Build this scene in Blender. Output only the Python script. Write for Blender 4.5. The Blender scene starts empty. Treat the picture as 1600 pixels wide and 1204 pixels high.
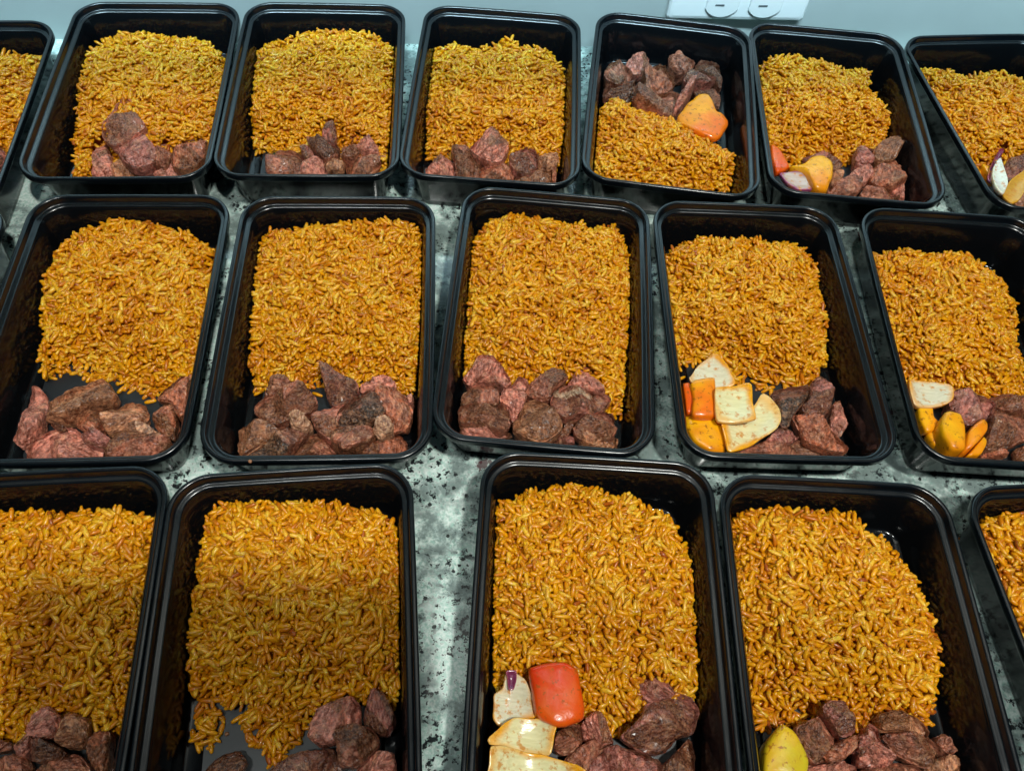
import bpy, math, random
import numpy as np
from mathutils import Matrix, Vector, noise

random.seed(7)
rng = np.random.default_rng(7)
SC = bpy.context.scene
COL = SC.collection
S = 0.125                      # metres per unit: one unit is the width of a container rim

# ------------------------------------------------------------------ camera
FPX = 1237.122
CAMP = np.array([0.0, -2.66456417, 3.07959482])
CR = np.array([0.99550384, 0.08053874, 0.04985599])
CU = np.array([-0.09472121, 0.84644848, 0.52397793])
CF = np.array([0.0, 0.52634446, -0.85027144])
cd = bpy.data.cameras.new("camera")
cam = bpy.data.objects.new("camera", cd)
COL.objects.link(cam)
SC.camera = cam
cd.sensor_fit = 'HORIZONTAL'
cd.sensor_width = 36.0
cd.lens = 36.0 * FPX / 1600.0
cd.clip_start = 0.01
cd.clip_end = 50.0
m = Matrix.Identity(4)
for i in range(3):
    m[i][0], m[i][1], m[i][2], m[i][3] = CR[i], CU[i], -CF[i], CAMP[i] * S
cam.matrix_world = m

# ------------------------------------------------------------------ world and lamps
w = bpy.data.worlds.new("World")
SC.world = w
w.use_nodes = True
w.node_tree.nodes["Background"].inputs[0].default_value = (0.38, 0.78, 1.0, 1)
w.node_tree.nodes["Background"].inputs[1].default_value = 0.04


def area_lamp(name, loc, target, size, power, color, shape='DISK', size_y=None):
    d = bpy.data.lights.new(name, 'AREA')
    d.shape = shape
    d.size = size
    if size_y:
        d.size_y = size_y
    d.energy = power
    d.color = color
    o = bpy.data.objects.new(name, d)
    COL.objects.link(o)
    o.location = loc
    o.rotation_euler = (Vector(target) - Vector(loc)).to_track_quat('-Z', 'Y').to_euler()
    return o


area_lamp("ceiling_lamp", (0.37, -0.57, 1.58), (0.03, 0, 0), 0.11, 23.0, (0.99, 1.0, 0.93))
area_lamp("second_ceiling_lamp", (-0.30, -0.60, 1.60), (-0.02, 0, 0), 0.12, 7.5, (0.96, 1.0, 0.96))
uc = area_lamp("under_cabinet_lamp", (0.0, 0.086, 0.42), (0, 0, 0), 1.15, 3.4, (0.58, 0.87, 1.0), 'RECTANGLE', 0.03)
uc.rotation_euler = (math.radians(36), 0, 0.13)
uc.data.spread = math.radians(55)
SC.view_settings.view_transform = 'Standard'
SC.view_settings.look = 'None'
SC.view_settings.exposure = 0.0
SC.view_settings.gamma = 1.0


# ------------------------------------------------------------------ helpers
def tag(o, label=None, cat=None, group=None, kind=None):
    if label: o['label'] = label
    if cat: o['category'] = cat
    if group: o['group'] = group
    if kind: o['kind'] = kind
    return o


def mesh_obj(name, verts, faces, mat=None, parent=None, smooth=True, loc=None):
    me = bpy.data.meshes.new(name)
    me.from_pydata([tuple(v) for v in verts], [], [tuple(f) for f in faces])
    if smooth:
        me.polygons.foreach_set("use_smooth", [True] * len(me.polygons))
    if mat: me.materials.append(mat)
    me.update()
    o = bpy.data.objects.new(name, me)
    COL.objects.link(o)
    if parent: o.parent = parent
    if loc is not None: o.location = loc
    return o


def empty(name, loc=(0, 0, 0), rz=0.0):
    o = bpy.data.objects.new(name, None)
    COL.objects.link(o)
    o.location = loc
    o.rotation_euler = (0, 0, rz)
    o.empty_display_size = 0.01
    return o


def ray_to_z(px, py, z):
    d = CF + (px - 800) / FPX * CR - (py - 602) / FPX * CU
    return (CAMP + d * ((z - CAMP[2]) / d[2]))[:2]


class NT:
    """tiny node-tree helper"""
    def __init__(self, name):
        self.mat = bpy.data.materials.new(name)
        self.mat.use_nodes = True
        self.t = self.mat.node_tree
        self.b = self.t.nodes["Principled BSDF"]

    def n(self, typ, **kw):
        nd = self.t.nodes.new(typ)
        for k, v in kw.items():
            if k.startswith('i_'):
                nd.inputs[k[2:].replace('_', ' ')].default_value = v
            else:
                setattr(nd, k, v)
        return nd

    def l(self, a, b):
        self.t.links.new(a, b)

    def noise(self, vec, scale, detail=3, rough=0.55, dist=0.0):
        nd = self.n('ShaderNodeTexNoise')
        nd.inputs['Scale'].default_value = scale
        nd.inputs['Detail'].default_value = detail
        nd.inputs['Roughness'].default_value = rough
        nd.inputs['Distortion'].default_value = dist
        if vec is not None: self.l(vec, nd.inputs['Vector'])
        return nd.outputs['Fac']

    def ramp(self, fac, stops, interp='LINEAR'):
        nd = self.n('ShaderNodeValToRGB')
        cr = nd.color_ramp
        cr.interpolation = interp
        while len(cr.elements) < len(stops): cr.elements.new(0.5)
        for e, (p, c) in zip(cr.elements, stops):
            e.position = p
            e.color = (*c, 1) if len(c) == 3 else c
        self.l(fac, nd.inputs[0])
        return nd.outputs[0]

    def mix(self, fac, a, b, mode='MIX'):
        nd = self.n('ShaderNodeMix', data_type='RGBA', blend_type=mode)
        for sock, v in ((nd.inputs[0], fac), (nd.inputs[6], a), (nd.inputs[7], b)):
            if isinstance(v, (int, float)): sock.default_value = v
            elif isinstance(v, tuple): sock.default_value = (*v, 1)
            else: self.l(v, sock)
        return nd.outputs[2]

    def math(self, op, a, b=0.0, clamp=False):
        nd = self.n('ShaderNodeMath', operation=op, use_clamp=clamp)
        for sock, v in ((nd.inputs[0], a), (nd.inputs[1], b)):
            if isinstance(v, (int, float)): sock.default_value = v
            else: self.l(v, sock)
        return nd.outputs[0]

    def bump(self, h, strength, dist, prev=None):
        nd = self.n('ShaderNodeBump')
        nd.inputs['Strength'].default_value = strength
        nd.inputs['Distance'].default_value = dist
        self.l(h, nd.inputs['Height'])
        if prev is not None: self.l(prev, nd.inputs['Normal'])
        return nd.outputs['Normal']

    def obj(self):
        return self.n('ShaderNodeTexCoord').outputs['Object']

    def attr(self, name):
        return self.n('ShaderNodeAttribute', attribute_name=name)

    def set(self, **kw):
        for k, v in kw.items():
            s = self.b.inputs[k.replace('_', ' ')]
            if isinstance(v, (int, float)): s.default_value = v
            elif isinstance(v, tuple): s.default_value = (*v, 1) if len(v) == 3 and s.type == 'RGBA' else v
            else: self.l(v, s)


# ------------------------------------------------------------------ materials
def mat_plastic():
    t = NT("black_plastic")
    ob = t.obj()
    f = t.noise(ob, 900, 2)
    r = t.ramp(t.noise(ob, 45, 4, 0.65), [(0.35, (0.11,) * 3), (0.7, (0.17,) * 3)])
    t.set(Base_Color=(0.003, 0.0036, 0.0045), Roughness=r, IOR=1.43)
    return t.mat


def mat_rim():
    t = NT("black_rim_plastic")
    ob = t.obj()
    r = t.ramp(t.noise(ob, 60, 4, 0.65), [(0.35, (0.19,) * 3), (0.7, (0.27,) * 3)])
    t.set(Base_Color=(0.0028, 0.0045, 0.0065), Roughness=r, IOR=1.52)
    return t.mat


def mat_floor_panel():
    t = NT("matt_black_plastic")
    ob = t.obj()
    f = t.noise(ob, 2200, 2)
    r = t.ramp(t.noise(ob, 70, 4, 0.65), [(0.35, (0.38,) * 3), (0.7, (0.52,) * 3)])
    t.set(Base_Color=(0.012, 0.015, 0.018), Roughness=r)
    t.set(Normal=t.bump(f, 0.15, 0.0002))
    return t.mat


def mat_granite():
    t = NT("pale_granite")
    ob = t.obj()
    base = t.ramp(t.noise(ob, 60, 6, 0.70, 0.1),
                  [(0.36, (0.22, 0.28, 0.27)), (0.45, (0.42, 0.52, 0.49)), (0.52, (0.58, 0.71, 0.66)), (0.7, (0.68, 0.80, 0.75))])
    fine = t.noise(ob, 520, 3, 0.7)
    base = t.mix(0.75, base, t.ramp(fine, [(0.40, (0.22, 0.27, 0.26)), (0.50, (0.5, 0.5, 0.5)), (0.60, (0.72, 0.75, 0.72))]), 'OVERLAY')
    base = t.mix(t.ramp(t.noise(ob, 30, 5, 0.66, 0.2), [(0.44, (0.85, 0.85, 0.85)), (0.54, (0, 0, 0))]), base, (0.17, 0.22, 0.21))
    # dark mineral clusters
    reg = t.ramp(t.noise(ob, 26, 3, 0.6, 0.3), [(0.40, (0, 0, 0)), (0.52, (1, 1, 1))])
    spk = t.ramp(t.noise(ob, 260, 4, 0.72, 0.0), [(0.545, (0, 0, 0)), (0.57, (1, 1, 1))])
    dk = t.mix(1.0, reg, spk, 'MULTIPLY')
    c = t.mix(dk, base, (0.018, 0.022, 0.024))
    # scattered single specks
    v = t.n('ShaderNodeTexVoronoi', feature='F1')
    v.inputs['Scale'].default_value = 150
    t.l(ob, v.inputs['Vector'])
    keep = t.ramp(t.n('ShaderNodeSeparateColor').outputs[0], [(0, (0, 0, 0)), (1, (1, 1, 1))])
    sep = t.n('ShaderNodeSeparateColor')
    t.l(v.outputs['Color'], sep.inputs[0])
    few = t.math('GREATER_THAN', sep.outputs[0], 0.62)
    near = t.math('LESS_THAN', t.math('ADD', v.outputs['Distance'], t.math('MULTIPLY', fine, 0.5)), 0.42)
    c = t.mix(t.math('MULTIPLY', few, near), c, (0.03, 0.035, 0.035))
    # brown garnets
    v2 = t.n('ShaderNodeTexVoronoi', feature='F1')
    v2.inputs['Scale'].default_value = 32
    t.l(ob, v2.inputs['Vector'])
    s2 = t.n('ShaderNodeSeparateColor')
    t.l(v2.outputs['Color'], s2.inputs[0])
    few2 = t.math('GREATER_THAN', s2.outputs[1], 0.72)
    near2 = t.math('LESS_THAN', t.math('ADD', v2.outputs['Distance'], t.math('MULTIPLY', t.noise(ob, 260, 3), 0.5)), 0.40)
    c = t.mix(t.math('MULTIPLY', t.math('MULTIPLY', few2, near2), 0.85), c, (0.085, 0.035, 0.04))
    t.set(Base_Color=c, Roughness=0.13, IOR=1.5)
    return t.mat


def mat_wall():
    t = NT("painted_wall")
    ob = t.obj()
    c = t.ramp(t.noise(ob, 9, 3), [(0.3, (0.40, 0.44, 0.43)), (0.7, (0.45, 0.49, 0.48))])
    t.set(Base_Color=c, Roughness=0.35, Normal=t.bump(t.noise(ob, 160, 3), 0.05, 0.001))
    return t.mat


def simple(name, col, rough, **kw):
    t = NT(name)
    t.set(Base_Color=col, Roughness=rough, **kw)
    return t.mat


def mat_rice():
    t = NT("seasoned_rice")
    a = t.attr("tint")
    c = t.ramp(a.outputs['Fac'], [(0.0, (0.30, 0.060, 0.006)), (0.18, (0.52, 0.152, 0.002)), (0.45, (0.69, 0.252, 0.001)),
                                  (0.75, (0.81, 0.342, 0.001)), (1.0, (0.86, 0.46, 0.035))])
    ob = t.obj()
    n = t.noise(ob, 420, 3, 0.6)
    c = t.mix(t.ramp(n, [(0.45, (0, 0, 0)), (0.62, (0.6, 0.6, 0.6))]), c, (0.44, 0.115, 0.006))
    t.set(Base_Color=c, Roughness=0.36, Specular_IOR_Level=0.35, Subsurface_Weight=0.35, Subsurface_Radius=(0.006, 0.0028, 0.0004), Subsurface_Scale=0.7,
          Coat_Weight=0.16, Coat_Roughness=0.12, Normal=t.bump(t.noise(ob, 900, 2), 0.15, 0.0004))
    return t.mat


def mat_core():
    t = NT("rice_depth")
    t.set(Base_Color=(0.72, 0.25, 0.003), Roughness=0.7)
    return t.mat


def mat_meat():
    t = NT("grilled_steak")
    a = t.attr("base")
    ob = t.obj()
    oi = t.n('ShaderNodeObjectInfo').outputs['Random']
    vr = t.n('ShaderNodeVectorRotate', rotation_type='Z_AXIS')
    t.l(ob, vr.inputs['Vector'])
    t.l(t.math('MULTIPLY', oi, 6.28), vr.inputs['Angle'])
    mp = t.n('ShaderNodeMapping')
    mp.inputs['Scale'].default_value = (0.30, 1.0, 1.0)
    t.l(vr.outputs[0], mp.inputs['Vector'])
    fib = t.noise(mp.outputs[0], 620, 4, 0.62, 0.3)
    gran = t.noise(ob, 780, 3, 0.68)
    mid = t.noise(ob, 190, 5, 0.66, 0.3)
    cr = a.outputs['Alpha']
    cut = t.math('SUBTRACT', 1.0, cr)
    c0 = t.mix(1.0, a.outputs['Color'], (0.84, 0.80, 0.76), 'MULTIPLY')
    k = t.ramp(fib, [(0.38, (0.42, 0.26, 0.22)), (0.5, (1.05, 1.0, 0.96)), (0.62, (1.5, 1.5, 1.45))])
    c = t.mix(t.math('ADD', t.math('MULTIPLY', cut, 0.5), 0.35), c0, t.mix(1.0, c0, k, 'MULTIPLY'))
    k2 = t.ramp(mid, [(0.38, (0.50, 0.36, 0.28)), (0.48, (1.0, 1.0, 1.0)), (0.62, (1.4, 1.22, 1.1))])
    c = t.mix(1.0, c, k2, 'MULTIPLY')
    sp = t.ramp(gran, [(0.50, (0, 0, 0)), (0.62, (1, 1, 1))])
    c = t.mix(t.math('MULTIPLY', sp, t.math('ADD', t.math('MULTIPLY', cr, 0.40), 0.03)), c, (0.46, 0.205, 0.085))
    dk = t.ramp(gran, [(0.38, (1, 1, 1)), (0.50, (0, 0, 0))])
    c = t.mix(t.math('MULTIPLY', dk, t.math('ADD', t.math('MULTIPLY', cr, 0.50), 0.02)), c, (0.045, 0.017, 0.009))
    nrm = t.bump(fib, 0.7, 0.0011)
    nrm = t.bump(gran, 0.8, 0.0010, nrm)
    rr = t.ramp(gran, [(0.4, (0.20,) * 3), (0.65, (0.48,) * 3)])
    t.set(Base_Color=c, Roughness=rr, Normal=nrm, Specular_IOR_Level=0.5, Coat_Weight=0.12, Coat_Roughness=0.18, Subsurface_Weight=0.15, Subsurface_Radius=(0.004, 0.0012, 0.0008), Subsurface_Scale=0.5)
    return t.mat


def mat_pepper():
    t = NT("roasted_pepper")
    a = t.attr("base")
    ob = t.obj()
    v = t.noise(ob, 330, 3, 0.6)
    c = t.mix(t.ramp(v, [(0.58, (0, 0, 0)), (0.66, (0.8,) * 3)]), a.outputs['Color'], (0.28, 0.07, 0.006))
    v2 = t.noise(ob, 120, 2)
    c = t.mix(t.ramp(v2, [(0.35, (0, 0, 0)), (0.7, (0.35,) * 3)]), c, (0.62, 0.16, 0.008))
    t.set(Base_Color=c, Roughness=0.30, Specular_IOR_Level=0.35, Coat_Weight=0.35, Coat_Roughness=0.05, Subsurface_Weight=0.06, Subsurface_Radius=(0.006, 0.002, 0.0006),
          Subsurface_Scale=0.5, Normal=t.bump(t.noise(ob, 260, 3, 0.5), 0.35, 0.0010))
    return t.mat


def mat_onion():
    t = NT("grilled_onion")
    a = t.attr("base")
    ob = t.obj()
    mp = t.n('ShaderNodeMapping')
    mp.inputs['Scale'].default_value = (0.12, 1.0, 1.0)
    t.l(ob, mp.inputs['Vector'])
    v = t.noise(mp.outputs[0], 700, 2)
    c = t.mix(0.25, a.outputs['Color'], t.ramp(v, [(0.40, (0.60, 0.56, 0.40)), (0.60, (1, 1, 1))]), 'MULTIPLY')
    sp = t.noise(ob, 230, 4, 0.65)
    c = t.mix(t.ramp(sp, [(0.54, (0, 0, 0)), (0.64, (0.8,) * 3)]), c, (0.60, 0.22, 0.010))
    t.set(Base_Color=c, Roughness=0.22, Coat_Weight=0.4, Coat_Roughness=0.1, Subsurface_Weight=0.4, Subsurface_Radius=(0.007, 0.005, 0.002),
          Subsurface_Scale=0.5, Normal=t.bump(t.noise(mp.outputs[0], 420, 4), 0.5, 0.0010))
    return t.mat


M_PL, M_RIM, M_FLOOR = mat_plastic(), mat_rim(), mat_floor_panel()
M_RICE, M_CORE, M_MEAT, M_PEP, M_ON = mat_rice(), mat_core(), mat_meat(), mat_pepper(), mat_onion()

# ------------------------------------------------------------------ setting
ZC = -0.32                      # counter top, in units below the rims
FL = -0.300                     # inside floor of a container
WALL_A = 0.13
WALL_Y0 = 2.20


def wall_pt(x, z, off=0.0):
    """point on the wall in units, off = distance in front of it"""
    ca, sa = math.cos(WALL_A), math.sin(WALL_A)
    return (x * ca + off * sa, WALL_Y0 + x * sa - off * ca, z)


def box(name, x0, x1, y0, y1, z0, z1, mat, parent=None, bev=0.0):
    v = [(x, y, z) for z in (z0, z1) for y in (y0, y1) for x in (x0, x1)]
    f = [(0, 2, 3, 1), (4, 5, 7, 6), (0, 1, 5, 4), (2, 6, 7, 3), (0, 4, 6, 2), (1, 3, 7, 5)]
    o = mesh_obj(name, v, f, mat, parent, smooth=False)
    if bev:
        md = o.modifiers.new("bevel", 'BEVEL')
        md.width = bev
        md.segments = 3
    return o


cnt = mesh_obj("countertop", [(-1.6, -1.2, ZC * S), (1.6, -1.2, ZC * S), (1.6, 1.2, ZC * S), (-1.6, 1.2, ZC * S),
                              (-1.6, -1.2, ZC * S - .03), (1.6, -1.2, ZC * S - .03), (1.6, 1.2, ZC * S - .03), (-1.6, 1.2, ZC * S - .03)],
               [(0, 1, 2, 3), (7, 6, 5, 4), (0, 4, 5, 1), (1, 5, 6, 2), (2, 6, 7, 3), (3, 7, 4, 0)], mat_granite(), smooth=False)
tag(cnt, kind='structure')
WX0, WX1 = -10.0, 10.0
wv = []
for off in (0, -0.8):
    for (x, z) in ((WX0, ZC - .2), (WX1, ZC - .2), (WX1, 9.0), (WX0, 9.0)):
        wv.append(tuple(c * S for c in wall_pt(x, z, off)))
wall = mesh_obj("wall", wv, [(0, 1, 2, 3), (7, 6, 5, 4), (0, 4, 5, 1), (1, 5, 6, 2), (2, 6, 7, 3), (3, 7, 4, 0)], mat_wall(), smooth=False)
tag(wall, kind='structure')

cab = empty("upper_cabinet", tuple(c * S for c in wall_pt(0, 3.6)), WALL_A)
tag(cab, kind='structure')
M_CAB = simple("white_cabinet_paint", (0.72, 0.72, 0.68), 0.4)
box("cabinet_box", -1.2, 1.2, -0.298, -0.001, 0, 0.75, M_CAB, cab)
for k in range(6):
    box("cabinet_door", -1.2 + k * .4 + .002, -0.8 + k * .4 - .002, -0.318, -0.2985, 0.002, 0.748, M_CAB, cab)

# ------------------------------------------------------------------ wall outlet
M_PLATE = simple("white_plate_plastic", (0.90, 0.92, 0.92), 0.28)
M_SLOT = simple("slot_dark", (0.12, 0.14, 0.15), 0.5)
M_GAP = simple("gap_grey", (0.76, 0.82, 0.84), 0.5)
plate = empty("wall_outlet", tuple(c * S for c in wall_pt(1.26, 0.155)), WALL_A)
tag(plate, "white two-socket electrical outlet plate mounted sideways on the wall behind the containers", "outlet")


def rrect(hw, hl, r, n=8, bow=0.0):
    pts = []
    for cx, cy, a0 in ((hw - r, hl - r, 0), (-hw + r, hl - r, 90), (-hw + r, -hl + r, 180), (hw - r, -hl + r, 270)):
        for k in range(n + 1):
            a = math.radians(a0 + 90 * k / n)
            pts.append([cx + r * math.cos(a), cy + r * math.sin(a)])
        # straight side gets a few points so that it can bow
        nxt = {0: (-1, 0), 90: (0, -1), 180: (1, 0), 270: (0, 1)}[a0]
        ln = 2 * ((hw if nxt[0] else hl) - r)
        p0 = pts[-1]
        for k in range(1, 6):
            pts.append([p0[0] + nxt[0] * ln * k / 6, p0[1] + nxt[1] * ln * k / 6])
    out = []
    for x, y in pts:
        out.append((x * (1 + bow * (1 - min(1, (y / hl) ** 2))), y * (1 + bow * .6 * (1 - min(1, (x / hw) ** 2)))))
    return out


def loft(rings, close_last=True):
    n = len(rings[0])
    v = [p for r in rings for p in r]
    f = []
    for k in range(len(rings) - 1):
        for i in range(n):
            j = (i + 1) % n
            f.append((k * n + i, k * n + j, (k + 1) * n + j, (k + 1) * n + i))
    if close_last:
        f.append(tuple((len(rings) - 1) * n + i for i in range(n)))
    return v, f


def xz(ring, y):   # ring in plate plane -> standing on wall
    return [(a * S, -y * S, b * S) for a, b in ring]


pl_hw, pl_hh = 0.465, 0.235
v, f = loft([xz(rrect(pl_hw, pl_hh, .02), 0.001), xz(rrect(pl_hw, pl_hh, .02), 0.03), xz(rrect(pl_hw - .012, pl_hh - .012, .02), 0.042),
             xz(rrect(pl_hw - .03, pl_hh - .03, .02), 0.046)])
mesh_obj("plate", v, [tuple(reversed(q)) for q in f], M_PLATE, plate, smooth=False)
for sx in (-0.115, 0.175):
    ring = []
    for k in range(40):
        a = 2 * math.pi * k / 40
        ring.append((max(-.108, min(.108, .138 * math.cos(a))), .138 * math.sin(a) - .070))
    r0 = [(sx + a, b) for a, b in ring]
    r1 = [(sx + a * .97, (b + .07) * .97 - .07) for a, b in ring]
    rg = [(sx + a * 1.03, (b + .07) * 1.03 - .07) for a, b in ring]
    v, f = loft([xz(rg, .0464), xz(r0, .0466)], False)
    g = mesh_obj("receptacle", *[[*loft([xz(r0, .045), xz(r0, .053), xz(r1, .056)])][0], [tuple(reversed(q)) for q in loft([xz(r0, .045), xz(r0, .053), xz(r1, .056)])[1]]], M_PLATE, plate, smooth=False)
    gm = mesh_obj("gap_line", v, [tuple(reversed(q)) for q in f], M_GAP, g, smooth=False)
    for dz, hw in ((-.12, .030), (-.02, .036)):
        box("slot", (sx - .02 - hw) * S, (sx - .02 + hw) * S, -.0575 * S, -.05 * S, (dz - .006) * S, (dz + .006) * S, M_SLOT, g)
v, f = loft([xz([(.013 * math.cos(a * math.pi / 8), .013 * math.sin(a * math.pi / 8)) for a in range(16)], y) for y in (.045, .05)])
mesh_obj("screw", v, [tuple(reversed(q)) for q in f], M_PLATE, plate, smooth=False)

# ------------------------------------------------------------------ the phone that shades the front row
phone = empty("smartphone", tuple(CAMP * S - CF * 0.016))
Mp = Matrix.Identity(4)
for i in range(3):
    Mp[i][0], Mp[i][1], Mp[i][2] = CR[i], CU[i], -CF[i]
phone.rotation_euler = Mp.to_euler()
tag(phone, "black smartphone held level above the front row, its shadow on the rice", "phone")
pr_ = [[(x, y, z) for x, y in rrect(.078 - o, .037 - o, .010, 6)] for o, z in ((.001, .0042), (0, .003), (0, -.003), (.001, -.0042))]
v, f = loft(pr_)
f.append(tuple(range(len(pr_[0])))[::-1])
mesh_obj("phone_body", v, [tuple(reversed(q)) for q in f], simple("phone_black", (.02, .02, .022), .3), phone, smooth=False)
v, f = loft([[(x, y, z) for x, y in rrect(.074, .033, .008, 6)] for z in (.0043, .0045)])
mesh_obj("screen", v, [tuple(reversed(q)) for q in f], simple("screen_glass", (.01, .01, .012), .08), phone, smooth=False)

# ------------------------------------------------------------------ containers
L = 1.54685
HL = L / 2
R0 = 0.165
BOW = 0.010


def ring(o, z):
    return [(x * S, y * S, (z - ZC) * S) for x, y in rrect(.5 - o, HL - o, max(.03, R0 - o * .95), 10, BOW)]


def strip(name, prof, mat, parent, close=False):
    v, f = loft([ring(o, z) for o, z in prof], close)
    return mesh_obj(name, v, f, mat, parent)


def make_container():
    root = empty("meal_container")
    # inside from the ledge down to the floor, then the outside up to the flange
    inner = [(.0500, -.0425), (.0525, -.046), (.0545, -.054), (.064, -.11), (.078, -.20), (.0885, -.268), (.0915, -.283), (.097, -.294), (.106, -.299),
             (.118, -.3005), (.150, -.3005), (.155, -.299), (.160, -.294), (.166, -.292)]
    v, f = loft([ring(o, z) for o, z in inner], False)
    v2, f2 = loft([ring(o, z) for o, z in [(.150, -.3170), (.125, -.320), (.112, -.320), (.102, -.314), (.098, -.302), (.088, -.25), (.060, -.06), (.050, -.045)]], False)
    n = len(v)
    nr = len(ring(0, 0))
    body_v = v + v2
    body_f = [tuple(reversed(q)) for q in f] + [tuple(reversed([i + n for i in q])) for q in f2]
    body_f.append(tuple(reversed([n + i for i in range(nr)])))
    body = mesh_obj("tray_body", body_v, [tuple(reversed(q)) for q in body_f], M_PL, root)
    fl = strip("raised_floor", [(.166, -.2920), (.30, -.2920)], M_FLOOR, root, True)
    for p in fl.data.polygons: p.use_smooth = False
    # rim: outer skirt, rounded bead, step down to the lid ledge
    rp = [(.050, -.045), (.014, -.042), (.004, -.0415), (.0005, -.038), (0, -.032), (.0, -.010), (.0012, -.004), (.005, -.0005), (.010, .0008), (.015, .0005),
          (.0195, -.002), (.0220, -.006), (.0235, -.012), (.0260, -.031), (.0285, -.0355), (.033, -.0375), (.041, -.0375), (.0465, -.0390), (.0500, -.0425)]
    strip("rim", rp, M_RIM, root)
    return root


CONT = {   # name: x, y, rotation (units, radians)
    'A0': (-3.340, 0.697, .160), 'A1': (-2.318, 1.046, .142), 'A2': (-1.311, 1.199, .126), 'A3': (-0.259, 1.302, .032),
    'A4': (0.793, 1.377, -.040), 'A5': (1.815, 1.434, .006), 'A6': (2.937, 1.528, .184),
    'B0': (-3.030, -0.790, .140), 'B1': (-1.949, -0.582, .131), 'B2': (-0.904, -0.458, .122), 'B3': (0.150, -0.287, .009),
    'B4': (1.211, -0.232, .074), 'B5': (2.317, -0.150, .040),
    'C0': (-1.763, -2.149, .163), 'C1': (-0.756, -2.035, .173), 'C2': (0.431, -1.852, .040), 'C3': (1.457, -1.853, .044), 'C4': (2.604, -1.751, .147)}
ROWN = {'A': 'back row', 'B': 'middle row', 'C': 'front row'}
ORD = ['leftmost', 'second', 'third', 'fourth', 'fifth', 'sixth', 'seventh', 'eighth', 'ninth', 'tenth', 'eleventh', 'twelfth', 'thirteenth', 'fourteenth',
       'fifteenth', 'sixteenth']
LAST = {'A': 6, 'B': 5, 'C': 4}


def cphrase(c):
    i = int(c[1])
    if i == LAST[c[0]]: return "rightmost container of the " + ROWN[c[0]]
    return ORD[i] + (" container of the " if i == 0 else " container from left, ") + ROWN[c[0]]


CLAB = {
    'A0': "black container cropped by the left picture edge, back row", 'A1': "back row black container with one pink steak piece lying on its rice",
    'A2': "back row black container with finger-shaped steak piece sticking up before rice", 'A3': "back row black container with square rice block, left of the pepper one",
    'A4': "back row black container with steak at the back and orange pepper on top", 'A5': "back row black container with purple onion and yellow pepper in front corner",
    'A6': "black container cropped at the right edge of the back row, white onion inside",
    'B0': "barely visible black container at the left picture edge, middle row", 'B1': "middle row black container with loose pink steak strips and bare floor on left",
    'B2': "middle row black container with charred steak heap at its front", 'B3': "centre black container of the middle row, steak cubes before a tall rice block",
    'B4': "middle row black container with square white onion piece and orange pepper", 'B5': "middle row black container cropped at right with yellow pepper strips",
    'C0': "front row black container cropped at the left, brim full of rice", 'C1': "front row black container with spilled rice clump on its bare floor",
    'C2': "front row black container holding the bright red pepper square", 'C3': "front row black container with yellow pepper wedge and rounded rice heap",
    'C4': "black container corner cropped at right of the front row"}
proto = make_container()
for k, (name, (x, y, a)) in enumerate(CONT.items()):
    if k == 0:
        o = proto
    else:
        o = proto.copy()
        COL.objects.link(o)
        for ch in proto.children:
            c = ch.copy()
            COL.objects.link(c)
            c.parent = o
    o.location = (x * S, y * S, ZC * S + 0.0002)
    o.rotation_euler = (0, 0, a)
    tag(o, CLAB[name], "food container", "black meal containers laid out in three rows")


# ------------------------------------------------------------------ rice
def to_local(c, p):
    x, y, a = CONT[c]
    p = np.asarray(p, float) - (x, y)
    ca, sa = math.cos(a), math.sin(a)
    return np.stack([p[..., 0] * ca + p[..., 1] * sa, -p[..., 0] * sa + p[..., 1] * ca], -1)


def half_at(h):
    """inside half width and half length at height h above the floor"""
    o = .097 - .046 * min(1, max(0, h) / .25)
    return .5 - o, HL - o


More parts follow.
